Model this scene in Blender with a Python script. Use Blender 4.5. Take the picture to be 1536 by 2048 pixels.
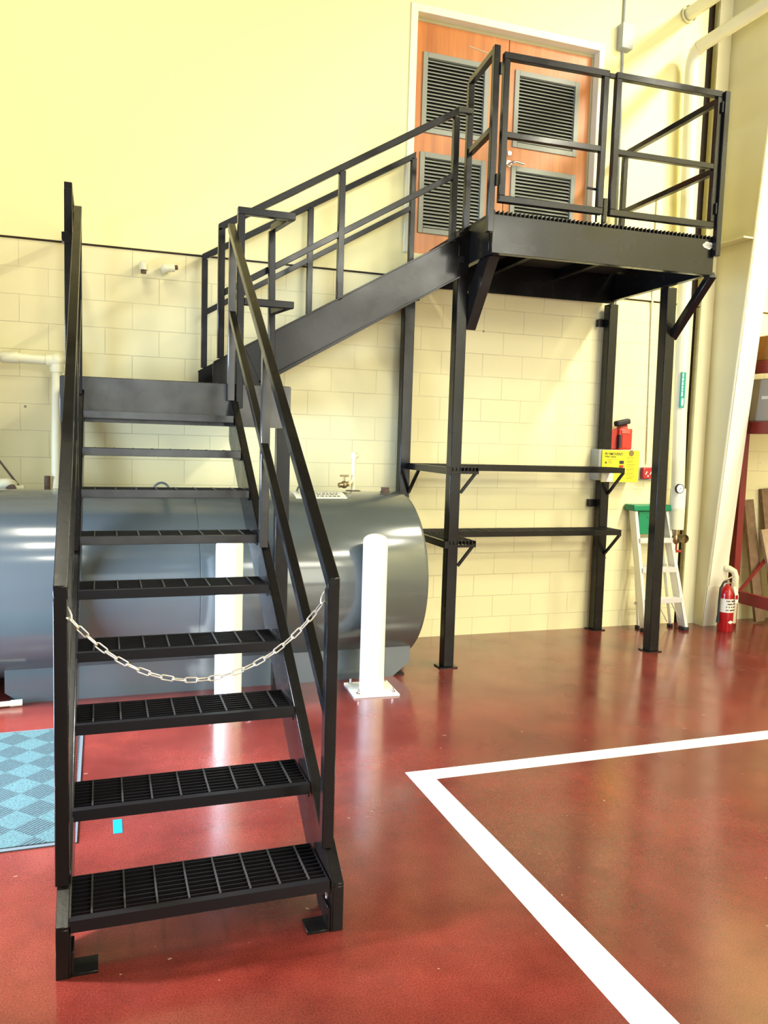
import bpy, bmesh, math, random
from mathutils import Vector, Matrix
random.seed(7)
for o in list(bpy.data.objects): bpy.data.objects.remove(o)
S = bpy.context.scene
C = S.collection
PI = math.pi

# ------------------------------------------------------------------ camera
F_PX, YAW, PITCH, ROLL, CAM_H = 1614.5, .338, .0914, .0302, 1.8107
def cam_axes():
    cy, sy = math.cos(YAW), math.sin(YAW)
    fw = Vector((sy, cy, 0)); rt = Vector((cy, -sy, 0)); up = Vector((0, 0, 1))
    f2 = fw*math.cos(PITCH) - up*math.sin(PITCH)
    u2 = up*math.cos(PITCH) + fw*math.sin(PITCH)
    r3 = rt*math.cos(ROLL) + u2*math.sin(ROLL)
    u3 = u2*math.cos(ROLL) - rt*math.sin(ROLL)
    return r3, u3, f2
cd = bpy.data.cameras.new('camera'); cam = bpy.data.objects.new('camera', cd); C.objects.link(cam)
r3, u3, f3 = cam_axes()
M = Matrix((r3, u3, -f3)).transposed().to_4x4(); M.translation = Vector((0, 0, CAM_H))
cam.matrix_world = M
cd.sensor_fit = 'VERTICAL'; cd.sensor_height = 36; cd.lens = F_PX/2048*36
cd.clip_start = .05; cd.clip_end = 200
S.camera = cam

# ------------------------------------------------------------------ world, light, exposure
S.view_settings.view_transform = 'Standard'; S.view_settings.look = 'None'
S.view_settings.gamma = 1; S.view_settings.use_curve_mapping = False
S.view_settings.exposure = -0.2
w = bpy.data.worlds.new('world'); S.world = w; w.use_nodes = True
wb = w.node_tree.nodes['Background']; wb.inputs[0].default_value = (.72, .87, 1, 1); wb.inputs[1].default_value = 1.6
def area(name, loc, rot, sx, sy, power, col):
    l = bpy.data.lights.new(name, 'AREA'); l.shape = 'RECTANGLE'; l.size = sx; l.size_y = sy
    l.energy = power; l.color = col
    o = bpy.data.objects.new(name, l); C.objects.link(o); o.location = loc; o.rotation_euler = rot
    return o
# daylight through the three big bay doors behind the photographer
for x, pw_ in ((1.2, 55), (5.6, 390)):
    area('bay_door_daylight', (x, -5.7, 2.4), (-PI/2, 0, PI), 3.2, 3.8, pw_, (1, .95, .76))
area('added_upper_wall_light', (5.7, -5.75, 5.75), (-PI/2-.12, 0, PI), 4.2, 1.5, 460, (1, .96, .80))  # unseen light added high above the bay doors to brighten the upper wall
# daylight through the side entrance on the left
area('side_door_daylight', (-2.55, 4.35, 1.12), (0, -PI/2, 0), 2.1, 1.8, 360, (.50, .68, 1)).data.spread = 1.6
low = area('sun_standin_light', (-6.6, 4.75, 4.1), (0, 0, 0), 1.0, 1.0, 3600, (1, .92, .98))
low.rotation_euler = Vector((6.6, -.35, -4.1)).to_track_quat('-Z', 'Y').to_euler()   # added lamp outside the side entrance, stands in for low sun
# high bay lamps under the roof
LAMPS = [(x, y) for x in (-.8, 6.8) for y in (-2.5, 1.0, 3.6)]
for x, y in LAMPS:
    area('high_bay_light', (x, y, 7.12), (0, 0, 0), .5, 1.1, 420 if x > 2 else 90, (1, .95, .76))

# ------------------------------------------------------------------ materials
MAT = {}
def mat(name, col, rough=.5, metal=0, bump=0, bscale=30, var=0, vscale=4, coat=0, spec=.5, emit=None, coat_rough=.1, rvar=0):
    m = bpy.data.materials.new(name); m.use_nodes = True; nt = m.node_tree; b = nt.nodes['Principled BSDF']
    b.inputs['Base Color'].default_value = (*col, 1); b.inputs['Roughness'].default_value = rough
    b.inputs['Metallic'].default_value = metal; b.inputs['Coat Weight'].default_value = coat
    b.inputs['Coat Roughness'].default_value = coat_rough; b.inputs['Specular IOR Level'].default_value = spec
    tc = nt.nodes.new('ShaderNodeTexCoord')
    if var:
        n = nt.nodes.new('ShaderNodeTexNoise'); n.inputs['Scale'].default_value = vscale; n.inputs['Detail'].default_value = 6
        nt.links.new(tc.outputs['Object'], n.inputs['Vector'])
        mx = nt.nodes.new('ShaderNodeMixRGB'); mx.inputs[1].default_value = (*[c*(1-var) for c in col], 1)
        mx.inputs[2].default_value = (*[min(1, c*(1+var)) for c in col], 1)
        nt.links.new(n.outputs['Fac'], mx.inputs[0]); nt.links.new(mx.outputs[0], b.inputs['Base Color'])
    if rvar:
        n = nt.nodes.new('ShaderNodeTexNoise'); n.inputs['Scale'].default_value = 5; n.inputs['Detail'].default_value = 5
        nt.links.new(tc.outputs['Object'], n.inputs['Vector'])
        mr = nt.nodes.new('ShaderNodeMapRange'); mr.inputs[3].default_value = rough-rvar; mr.inputs[4].default_value = rough+rvar
        mr.inputs[1].default_value = .3; mr.inputs[2].default_value = .7
        nt.links.new(n.outputs['Fac'], mr.inputs[0]); nt.links.new(mr.outputs[0], b.inputs['Roughness'])
    if bump:
        n = nt.nodes.new('ShaderNodeTexNoise'); n.inputs['Scale'].default_value = bscale; n.inputs['Detail'].default_value = 4
        nt.links.new(tc.outputs['Object'], n.inputs['Vector'])
        bp = nt.nodes.new('ShaderNodeBump'); bp.inputs['Strength'].default_value = bump; bp.inputs['Distance'].default_value = .005
        nt.links.new(n.outputs['Fac'], bp.inputs['Height']); nt.links.new(bp.outputs[0], b.inputs['Normal'])
    if emit:
        b.inputs['Emission Color'].default_value = (*emit[:3], 1); b.inputs['Emission Strength'].default_value = emit[3]
    MAT[name] = m
    return m
mat('black_steel', (.008, .0075, .0073), .25, 0, bump=.05, bscale=60, coat=.1, rvar=.07, spec=.26)
mat('sheen_steel', (.085, .083, .078), .2, .7, bump=.05, bscale=40, var=.45, vscale=7, rvar=.08)  # paler metallic copy of the black steel, its reflected sheen put into the colour
mat('grating_steel', (.006, .006, .008), .4, 0, spec=.35)
mat('rod_steel', (.07, .07, .07), .35, .5)
mat('bare_edge', (.28, .27, .25), .3, .8)
mat('tank_grey', (.085, .100, .098), .18, 0, var=.08, vscale=3, coat=.4, coat_rough=.08, bump=.03, bscale=8)
mat('bollard_white', (.93, .91, .78), .35, coat=.2)
mat('tape_white', (.95, .94, .84), .4)
mat('wall_paint', (.95, .88, .46), .55, bump=.05, bscale=180)
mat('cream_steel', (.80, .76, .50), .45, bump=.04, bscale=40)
mat('column_cream_shaded', (.60, .56, .35), .5, bump=.04, bscale=40)  # column cream darkened, the shade on the web put into its colour
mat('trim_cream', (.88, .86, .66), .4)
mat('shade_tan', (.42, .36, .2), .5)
mat('louver_grey', (.24, .25, .22), .45)
mat('slat_grey', (.42, .44, .40), .4)
mat('dark_void', (.012, .010, .008), .8)
mat('joint_brown', (.035, .022, .014), .8)
mat('pipe_white', (.80, .77, .52), .35)
mat('pvc_grey', (.36, .38, .36), .4)
mat('chrome', (.75, .74, .70), .2, 1)
mat('aluminium', (.80, .80, .78), .38, .55)
mat('ladder_green', (.0, .22, .09), .4)
mat('sign_yellow', (.95, .86, .03), .4)
mat('ink_black', (.02, .02, .02), .6)
mat('sticker_white', (.85, .84, .72), .5)
mat('sticker_red', (.45, .03, .02), .5)
mat('sticker_green', (.02, .18, .05), .5)
mat('pale_red', (.62, .12, .08), .4)
mat('lamp_red', (.62, .035, .02), .35)
mat('alarm_red', (.42, .012, .02), .3, coat=.3)
mat('rubber_black', (.015, .015, .015), .6)
mat('brass', (.30, .22, .10), .35, .8)
mat('valve_red', (.40, .03, .02), .4)
mat('label_teal', (.01, .28, .20), .5)
mat('label_pale', (.50, .88, .72), .5)
mat('gauge_white', (.88, .87, .78), .4)
mat('ext_red', (.45, .01, .012), .25, coat=.5)
mat('rack_red', (.20, .008, .008), .4)
mat('crate_orange', (.36, .16, .03), .6, var=.3)
mat('box_grey', (.42, .38, .30), .6)
mat('old_wood', (.20, .12, .06), .7, var=.5, vscale=14, bump=.3, bscale=40)
mat('pale_wood', (.42, .30, .17), .7, var=.3, vscale=14)
mat('blue_card', (.0, .22, .38), .5)
mat('chain_zinc', (.74, .72, .66), .3, .6)
mat('rust', (.10, .06, .035), .7, var=.4, vscale=30)
mat('roof_grey', (.09, .088, .08), .7)
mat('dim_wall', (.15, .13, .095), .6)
mat('lamp_lens', (1, 1, 1), .4, emit=(1, .95, .8, 6))
mat('asphalt', (.25, .25, .25), .9)

def nodes(name, rough=.5):
    m = bpy.data.materials.new(name); m.use_nodes = True; nt = m.node_tree; b = nt.nodes['Principled BSDF']
    b.inputs['Roughness'].default_value = rough; MAT[name] = m
    N = lambda t, **k: _n(nt, t, k)
    return m, nt, b, N
def _n(nt, t, k):
    n = nt.nodes.new('ShaderNode'+t)
    for a, v in k.items():
        if a.startswith('i_'):
            key = a[2:].replace('_', ' ')
            n.inputs[int(key) if key.isdigit() else key].default_value = v
        else: setattr(n, a, v)
    return n
ZT, YW = 3.208, 6.744
# painted concrete block
m, nt, b, N = nodes('painted_block', .5)
L = nt.links.new
tc = N('TexCoord'); sp = N('SeparateXYZ'); L(tc.outputs['Object'], sp.inputs[0])
ax = N('Math', operation='SUBTRACT', i_1=.027); L(sp.outputs[0], ax.inputs[0])
az = N('Math', operation='SUBTRACT', i_0=ZT); L(sp.outputs[2], az.inputs[1])
cb = N('CombineXYZ'); L(ax.outputs[0], cb.inputs[0]); L(az.outputs[0], cb.inputs[1])
br = N('TexBrick', offset=.5, i_Scale=1.0); br.inputs['Brick Width'].default_value = .4064; br.inputs['Row Height'].default_value = .2032
br.inputs['Mortar Size'].default_value = .0035; br.inputs['Mortar Smooth'].default_value = .4
br.inputs['Color1'].default_value = (.86, .80, .47, 1); br.inputs['Color2'].default_value = (.83, .775, .45, 1); br.inputs['Mortar'].default_value = (.42, .38, .22, 1)
L(cb.outputs[0], br.inputs['Vector'])
nz = N('TexNoise', i_Scale=2.2, i_Detail=6.0); L(tc.outputs['Object'], nz.inputs['Vector'])
nr = N('MapRange', i_1=.3, i_2=.7, i_3=.35, i_4=.88); L(nz.outputs['Fac'], nr.inputs[0])
mixm = N('MixRGB', i_2=(.85, .79, .462, 1)); L(nr.outputs[0], mixm.inputs[0]); L(br.outputs['Color'], mixm.inputs[1])
# small dings and drill holes
vo = N('TexVoronoi', i_Scale=2.3); L(tc.outputs['Object'], vo.inputs['Vector'])
vr = N('MapRange', i_1=.018, i_2=.03, i_3=.75, i_4=0.0); L(vo.outputs['Distance'], vr.inputs[0])
mx2 = N('MixRGB', i_2=(.12, .09, .05, 1)); L(vr.outputs[0], mx2.inputs[0]); L(mixm.outputs[0], mx2.inputs[1])
L(mx2.outputs[0], b.inputs['Base Color'])
n2 = N('TexNoise', i_Scale=90.0, i_Detail=3.0); L(tc.outputs['Object'], n2.inputs['Vector'])
ad = N('Math', operation='MULTIPLY_ADD', i_1=.12); L(n2.outputs['Fac'], ad.inputs[0])
iv = N('Math', operation='SUBTRACT', i_0=1.0); L(br.outputs['Fac'], iv.inputs[1]); L(iv.outputs[0], ad.inputs[2])
bp = N('Bump', i_Strength=.5, i_Distance=.004); L(ad.outputs[0], bp.inputs['Height']); L(bp.outputs[0], b.inputs['Normal'])
# stained floor
m, nt, b, N = nodes('red_floor', .2); L = nt.links.new
tc = N('TexCoord')
n1 = N('TexNoise', i_Scale=1.3, i_Detail=8.0, i_Roughness=.65); L(tc.outputs['Object'], n1.inputs['Vector'])
cr = N('ValToRGB'); cr.color_ramp.elements[0].color = (.085, .012, .009, 1); cr.color_ramp.elements[1].color = (.210, .036, .025, 1)
cr.color_ramp.elements[0].position = .3; cr.color_ramp.elements[1].position = .72; L(n1.outputs['Fac'], cr.inputs[0])
n3 = N('TexNoise', i_Scale=160.0, i_Detail=3.0); L(tc.outputs['Object'], n3.inputs['Vector'])
gm = N('MapRange', i_1=.32, i_2=.68, i_3=.1, i_4=.9); L(n3.outputs['Fac'], gm.inputs[0])
g = N('MixRGB', blend_type='OVERLAY', i_0=.35); L(cr.outputs[0], g.inputs[1]); L(gm.outputs[0], g.inputs[2])
b.inputs['Coat Weight'].default_value = .35; b.inputs['Coat Roughness'].default_value = .14
# pale specks and scratches
v = N('TexVoronoi', i_Scale=5.5); v.inputs['Randomness'].default_value = 1
mp = N('Mapping'); mp.inputs['Scale'].default_value = (1, 1.7, 1); L(tc.outputs['Object'], mp.inputs[0])
dn = N('TexNoise', i_Scale=25.0, i_Detail=2.0); L(mp.outputs[0], dn.inputs['Vector'])
dm = N('MixRGB', i_0=.06); L(mp.outputs[0], dm.inputs[1]); L(dn.outputs['Color'], dm.inputs[2]); L(dm.outputs[0], v.inputs['Vector'])
r = N('MapRange', i_1=.022, i_2=.04, i_3=.65, i_4=0.0); L(v.outputs['Distance'], r.inputs[0])
s1 = N('MixRGB', i_2=(.52, .36, .24, 1)); L(r.outputs[0], s1.inputs[0]); L(g.outputs[0], s1.inputs[1])
mp2 = N('Mapping'); mp2.inputs['Rotation'].default_value = (0, 0, .7); mp2.inputs['Scale'].default_value = (1.2, 22, 1); L(tc.outputs['Object'], mp2.inputs[0])
n4 = N('TexNoise', i_Scale=1.1, i_Detail=9.0, i_Roughness=.75); L(mp2.outputs[0], n4.inputs['Vector'])
r2 = N('MapRange', i_1=.66, i_2=.76, i_3=0.0, i_4=.35); L(n4.outputs['Fac'], r2.inputs[0])
s2 = N('MixRGB', i_2=(.42, .16, .12, 1)); L(r2.outputs[0], s2.inputs[0]); L(s1.outputs[0], s2.inputs[1])
v3 = N('TexVoronoi', i_Scale=1.15); L(dm.outputs[0], v3.inputs['Vector'])
r5 = N('MapRange', i_1=.011, i_2=.018, i_3=.9, i_4=0.0); L(v3.outputs['Distance'], r5.inputs[0])
s3 = N('MixRGB', i_2=(.75, .65, .45, 1)); L(r5.outputs[0], s3.inputs[0]); L(s2.outputs[0], s3.inputs[1])
L(s3.outputs[0], b.inputs['Base Color'])
n5 = N('TexNoise', i_Scale=3.0, i_Detail=6.0); L(tc.outputs['Object'], n5.inputs['Vector'])
r3_ = N('MapRange', i_1=.3, i_2=.7, i_3=.15, i_4=.30); L(n5.outputs['Fac'], r3_.inputs[0]); L(r3_.outputs[0], b.inputs['Roughness'])
bp = N('Bump', i_Strength=.10, i_Distance=.003); L(n1.outputs['Fac'], bp.inputs['Height']); L(bp.outputs[0], b.inputs['Normal'])
# door veneer
m, nt, b, N = nodes('door_veneer', .38); L = nt.links.new
tc = N('TexCoord'); mp = N('Mapping'); mp.inputs['Scale'].default_value = (9, 9, .55); L(tc.outputs['Object'], mp.inputs[0])
n = N('TexNoise', i_Scale=1.6, i_Detail=8.0, i_Roughness=.6); L(mp.outputs[0], n.inputs['Vector'])
cr = N('ValToRGB'); cr.color_ramp.elements[0].color = (.38, .115, .020, 1); cr.color_ramp.elements[1].color = (.57, .20, .040, 1)
cr.color_ramp.elements[0].position = .3; cr.color_ramp.elements[1].position = .7
L(n.outputs['Fac'], cr.inputs[0]); L(cr.outputs[0], b.inputs['Base Color'])
# entrance mat : ribbed and plain squares set diagonally
m, nt, b, N = nodes('mat_weave', .85); L = nt.links.new
tc = N('TexCoord'); mp = N('Mapping'); mp.inputs['Rotation'].default_value = (0, 0, PI/4); L(tc.outputs['Object'], mp.inputs[0])
ck = N('TexChecker', i_Scale=1/.135); L(mp.outputs[0], ck.inputs['Vector'])
ck.inputs['Color1'].default_value = (0, 0, 0, 1); ck.inputs['Color2'].default_value = (1, 1, 1, 1)
sx = N('SeparateXYZ'); L(mp.outputs[0], sx.inputs[0])
ms = N('Math', operation='MULTIPLY', i_1=2*PI/.0169); L(sx.outputs[0], ms.inputs[0])
sn = N('Math', operation='SINE'); L(ms.outputs[0], sn.inputs[0])
st = N('MapRange', i_1=-.35, i_2=.2, i_3=0.0, i_4=1.0); L(sn.outputs[0], st.inputs[0])
ml = N('Math', operation='MULTIPLY'); L(st.outputs[0], ml.inputs[0]); L(ck.outputs['Color'], ml.inputs[1])
no = N('TexNoise', i_Scale=90.0, i_Detail=4.0); L(tc.outputs['Object'], no.inputs['Vector'])
cr = N('ValToRGB'); cr.color_ramp.elements[0].color = (.025, .068, .07, 1); cr.color_ramp.elements[1].color = (.062, .145, .145, 1)
cr.color_ramp.elements[0].position = .3; cr.color_ramp.elements[1].position = .7; L(no.outputs['Fac'], cr.inputs[0])
mx = N('MixRGB', i_2=(.015, .03, .035, 1)); L(ml.outputs[0], mx.inputs[0]); L(cr.outputs[0], mx.inputs[1]); L(mx.outputs[0], b.inputs['Base Color'])
iv = N('Math', operation='SUBTRACT', i_0=1.0); L(ml.outputs[0], iv.inputs[1])
bp = N('Bump', i_Strength=.8, i_Distance=.006); L(iv.outputs[0], bp.inputs['Height']); L(bp.outputs[0], b.inputs['Normal'])

# ------------------------------------------------------------------ mesh helpers
class MB:
    def __init__(s): s.bm = bmesh.new(); s.mi = 0
    def _tag(s, n0):
        s.bm.faces.ensure_lookup_table()
        for f in s.bm.faces[n0:]: f.material_index = s.mi
    def prism(s, pts, vec):
        n0 = len(s.bm.faces); vec = Vector(vec)
        a = [s.bm.verts.new(p) for p in pts]; b_ = [s.bm.verts.new(Vector(p)+vec) for p in pts]
        s.bm.faces.new(a); s.bm.faces.new(b_[::-1])
        for i in range(len(a)):
            j = (i+1) % len(a); s.bm.faces.new((a[i], b_[i], b_[j], a[j]))
        s._tag(n0); return s
    def box(s, x0, x1, y0, y1, z0, z1):
        return s.prism([(x0, y0, z0), (x0, y1, z0), (x1, y1, z0), (x1, y0, z0)], (0, 0, z1-z0))
    def bar(s, p, q, w=.045, h=None, up=(0, 0, 1), cut=None):
        h = h or w; p, q, up = Vector(p), Vector(q), Vector(up)
        d = (q-p).normalized(); sd = d.cross(up)
        if sd.length < 1e-3: sd = d.cross(Vector((0, 1, 0)))
        sd.normalize(); u = sd.cross(d).normalized()
        return s.prism([p+sd*a*w/2+u*b_*h/2 for a, b_ in ((-1, -1), (1, -1), (1, 1), (-1, 1))], q-p)
    def post(s, x, y, z0, z1, w=.045, x2=None, y2=None):
        x2 = x if x2 is None else x2; y2 = y if y2 is None else y2; h = w/2
        n0 = len(s.bm.faces)
        return s.prism([(x-h, y-h, z0), (x-h, y+h, z0), (x+h, y+h, z0), (x+h, y-h, z0)], (x2-x, y2-y, z1-z0))
    def slope(s, p, q, w=.045, h=.045):
        """rectangular tube between p and q with plumb ends"""
        p, q = Vector(p), Vector(q); d = q-p; hd = Vector((d.x, d.y, 0)); sd = hd.cross(Vector((0, 0, 1))).normalized()
        k = h/2/ (hd.length/d.length)
        return s.prism([p+sd*a*w/2+Vector((0, 0, b_*k)) for a, b_ in ((-1, -1), (1, -1), (1, 1), (-1, 1))], d)
    def cyl(s, p, q, r, r2=None, n=20, caps=True):
        n0 = len(s.bm.faces); r2 = r if r2 is None else r2; p, q = Vector(p), Vector(q); d = (q-p).normalized()
        a = d.orthogonal().normalized(); b_ = d.cross(a)
        ring = lambda c, rr: [s.bm.verts.new(c+(a*math.cos(t)+b_*math.sin(t))*rr) for t in [2*PI*i/n for i in range(n)]]
        A, B = ring(p, r), ring(q, r2)
        for i in range(n):
            j = (i+1) % n; f = s.bm.faces.new((A[i], A[j], B[j], B[i])); f.smooth = True
        if caps: s.bm.faces.new(A[::-1]); s.bm.faces.new(B)
        s._tag(n0); return s
    def tube(s, pts, r, n=16, caps=True, closed=False):
        n0 = len(s.bm.faces); pts = [Vector(p) for p in pts]; rings = []
        N_ = len(pts); nrm = None
        for i, p in enumerate(pts):
            t = (pts[(i+1) % N_] if (closed or i < N_-1) else p) - (pts[i-1] if (closed or i > 0) else p); t.normalize()
            if nrm is None: nrm = t.orthogonal().normalized()
            nrm = (nrm - t*nrm.dot(t)).normalized(); b_ = t.cross(nrm)
            rings.append([s.bm.verts.new(p+(nrm*math.cos(a)+b_*math.sin(a))*r) for a in [2*PI*k/n for k in range(n)]])
        for i in range(N_ if closed else N_-1):
            A, B = rings[i], rings[(i+1) % N_]
            for k in range(n):
                j = (k+1) % n; f = s.bm.faces.new((A[k], A[j], B[j], B[k])); f.smooth = True
        if caps and not closed: s.bm.faces.new(rings[0][::-1]); s.bm.faces.new(rings[-1])
        s._tag(n0); return s
    def lathe(s, prof, o=(0, 0, 0), axis='Z', n=40):
        """prof: list of (radius, height)"""
        n0 = len(s.bm.faces); o = Vector(o); rings = []
        def P(r_, h, t):
            c, s_ = r_*math.cos(t), r_*math.sin(t)
            return o+{'Z': Vector((c, s_, h)), 'X': Vector((h, c, s_)), 'Y': Vector((s_, h, c))}[axis]
        for r_, h in prof:
            rings.append([s.bm.verts.new(P(r_, h, 2*PI*k/n)) for k in range(n)] if r_ > 1e-6 else [s.bm.verts.new(P(0, h, 0))])
        for A, B in zip(rings, rings[1:]):
            for k in range(n):
                j = (k+1) % n
                if len(A) == 1 and len(B) == 1: continue
                vs = (A[0], B[k], B[j]) if len(A) == 1 else ((A[k], B[0], A[j]) if len(B) == 1 else (A[k], B[k], B[j], A[j]))
                f = s.bm.faces.new(vs); f.smooth = True
        s._tag(n0); return s
    def sphere(s, c, r, sc=(1, 1, 1)):
        n0 = len(s.bm.faces)
        bmesh.ops.create_uvsphere(s.bm, u_segments=16, v_segments=10, radius=r, matrix=Matrix.Translation(c) @ Matrix.Diagonal((*sc, 1)))
        s.bm.faces.ensure_lookup_table()
        for f in s.bm.faces[n0:]: f.smooth = True
        s._tag(n0); return s
    def xf(s, M_):
        bmesh.ops.transform(s.bm, matrix=M_, verts=s.bm.verts); return s
    def build(s, name, ms, parent=None, bevel=0, seg=1):
        bmesh.ops.recalc_face_normals(s.bm, faces=s.bm.faces)
        me = bpy.data.meshes.new(name); s.bm.to_mesh(me); s.bm.free()
        me.set_sharp_from_angle(angle=.7)
        for m_ in (ms if isinstance(ms, (list, tuple)) else [ms]): me.materials.append(MAT[m_])
        o = bpy.data.objects.new(name, me); C.objects.link(o)
        if parent is not None: attach(o, parent)
        if bevel:
            md = o.modifiers.new('bevel', 'BEVEL'); md.width = bevel; md.segments = seg; md.limit_method = 'ANGLE'; md.angle_limit = .7
        return o
def world_loc(o):
    v = Vector(o.location)
    return v if o.parent is None else v+world_loc(o.parent)
def attach(o, parent):
    """parent whose frame is a pure translation: keep the mesh where it was modelled"""
    o.parent = parent; o.location = -world_loc(parent)
def tag(o, label=None, cat=None, group=None, kind=None):
    if label: o['label'] = label
    if cat: o['category'] = cat
    if group: o['group'] = group
    if kind: o['kind'] = kind
    return o
def thing(name, loc, label, cat, group=None):
    o = bpy.data.objects.new(name, None); C.objects.link(o); o.location = loc; o.empty_display_size = .1
    return tag(o, label, cat, group)
def struct(o): o['kind'] = 'structure'; return o
def text(s, size, M_, m, name, parent, ext=.0006, align='LEFT', lines=None):
    cu = bpy.data.curves.new(name, 'FONT'); cu.body = s; cu.size = size; cu.extrude = ext; cu.align_x = align; cu.offset = size*.03
    t = bpy.data.objects.new('tmp', cu); C.objects.link(t); bpy.context.view_layer.update()
    me = bpy.data.meshes.new_from_object(t.evaluated_get(bpy.context.evaluated_depsgraph_get()))
    bpy.data.objects.remove(t); me.transform(M_); me.materials.clear(); me.materials.append(MAT[m])
    o = bpy.data.objects.new(name, me); C.objects.link(o); attach(o, parent); return o
def face_cam(x, y, z): # text in a plane facing -Y
    return Matrix.Translation((x, y, z)) @ Matrix.Rotation(PI/2, 4, 'X')
def frame(b, x0, x1, z0, z1, w, y0, y1):
    b.box(x0, x0+w, y0, y1, z0, z1).box(x1-w, x1, y0, y1, z0, z1).box(x0+w, x1-w, y0, y1, z1-w, z1).box(x0+w, x1-w, y0, y1, z0, z0+w)
    return b

# ================================================================== THE SETTING
XL0, XR0, YF, ZC = -2.6, 8.2, -6.0, 7.3
struct(MB().box(XL0-6, XR0+.3, YF-8, YW+.4, -.2, 0).build('floor', 'red_floor'))
# back wall: block below, board above, doorway recess in the upper part
DX0, DX1, DZ0, DZ1 = 2.527, 4.325, 3.42, 5.41
YU = 6.722
b = MB()
b.box(XL0, 5.58, YW, YW+.35, 0, ZT).box(5.66, XR0, YW, YW+.35, 0, ZT)
b.mi = 1
b.box(XL0, DX0, YU, YW+.35, ZT+.012, ZC).box(DX1, 5.52, YU, YW+.35, ZT+.012, ZC).box(DX0, DX1, YU, YW+.35, DZ1, ZC).box(DX0, DX1, YU, YW+.35, ZT+.012, DZ0)
b.box(5.66, XR0, YU, YW+.35, ZT+.012, ZC)
b.mi = 2
b.box(XL0, 5.52, YW-.004, YW+.30, ZT, ZT+.012)
struct(b.build('wall_back', ['painted_block', 'wall_paint', 'joint_brown']))
struct(MB().box(5.50, 5.68, YW+.06, YW+.2, 0, ZC).build('trim_1', 'joint_brown'))
b = MB().box(XL0-.2, XL0, YF, 3.4, 0, ZC).box(XL0-.2, XL0, 5.3, YW+.4, 0, ZC).box(XL0-.2, XL0, 3.4, 5.3, 2.2, ZC)
struct(b.build('wall_left', 'dim_wall'))
struct(MB().box(XR0, XR0+.2, YF, YW+.4, 0, ZC).build('wall_right', 'wall_paint'))
b = MB().box(XL0, XR0, YF-.2, YF, 6.6, ZC).box(XL0, XR0, YF-.2, YF, 4.4, 4.9).box(XL0, 1.3, YF-.2, YF, 4.9, 6.6).box(7.9, XR0, YF-.2, YF, 4.9, 6.6)
for x0, x1 in ((XL0, -.5), (2.9, 3.9), (7.3, XR0)):
    if x1 > x0: b.box(x0, x1, YF-.2, YF, 0, 4.4)
struct(b.build('wall_front', 'dim_wall'))
struct(MB().box(XL0-.2, XR0+.2, YF-.2, YW+.4, ZC, ZC+.15).build('ceiling', 'roof_grey'))
for x, y in LAMPS:
    t = thing('high_bay_lamp', (x, y, 7.15), 'rectangular white high bay lamp under the roof, '+('left' if x < 2 else 'right')+' row, '+{-2.5: 'farthest from the tank wall', 1.0: 'middle of three', 3.6: 'nearest the tank wall'}[y], 'ceiling lamp', 'high bay lamps')
    MB().box(x-.32, x+.32, y-.62, y+.62, 7.15, 7.24).build('housing', 'pipe_white', t)
    MB().cyl((x, y, 7.24), (x, y, ZC-.001), .012, n=8).build('stem', 'pipe_white', t)

# double door high in the wall
door = thing('door_1', (3.455, YW, DZ0), None, None); struct(door)
YD = 6.80
for nm, x0, x1 in (('left', DX0+.0, 3.44), ('right', 3.448, DX1)):
    leaf = MB()
    lx0, lx1 = (2.655, 3.235) if nm == 'left' else (3.515, 4.175)
    if nm == 'left': x0, lx0, lx1 = x0+.004, 2.625, 3.250
    # leaf with two cut-outs
    zs = [DZ0, 3.62, 4.30, 4.47, 5.13, DZ1-.035]
    leaf.box(x0, lx0, YD, YD+.045, zs[0], zs[5]).box(lx1, x1-.03*(nm == 'right'), YD, YD+.045, zs[0], zs[5])
    for za, zb in ((zs[0], zs[1]), (zs[2], zs[3]), (zs[4], zs[5])): leaf.box(lx0, lx1, YD, YD+.045, za, zb)
    lf = leaf.build('door_leaf', 'door_veneer', door)
    for za, zb in ((zs[1], zs[2]), (zs[3], zs[4])):
        lv = frame(MB(), lx0-.004, lx1+.004, za-.004, zb+.004, .045, YD-.012, YD+.03).build('louver_frame', 'louver_grey', lf, .002)
        sl = MB(); n = 19; x0_, x1_ = lx0+.04, lx1-.04
        for i in range(n):
            z = za+.045+(zb-za-.09)*(i+.5)/n
            sl.prism([(x0_, YD-.006, z-.012), (x0_, YD-.003, z-.010), (x0_, YD+.026, z+.010), (x0_, YD+.022, z+.012)], (x1_-x0_, 0, 0))
        sl.mi = 1; sl.box(x0_, x1_, YD+.03, YD+.04, za+.04, zb-.04)
        sl.build('louver_slats', ['slat_grey', 'dark_void'], lf)
        if nm == 'right' and za < 4:
            h = MB().lathe([(0, -.012), (.028, -.012), (.028, 0)], (3.485, YD, 4.315), 'Y', 20)
            h.tube([(3.485, YD-.01, 4.315), (3.485, YD-.05, 4.315), (3.50, YD-.058, 4.315), (3.53, YD-.058, 4.322), (3.61, YD-.055, 4.312)], .010)
            h.build('door_handle', 'chrome', lf)
            MB().lathe([(0, -.014), (.019, -.014), (.021, 0)], (3.485, YD, 4.405), 'Y', 20).build('deadlock', 'chrome', lf)
# faint tape mark on left leaf
MB().bar((3.05, YD-.001, 5.255), (3.24, YD-.001, 5.225), .002, .012).build('tape_strip', 'pale_wood', door)
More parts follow.
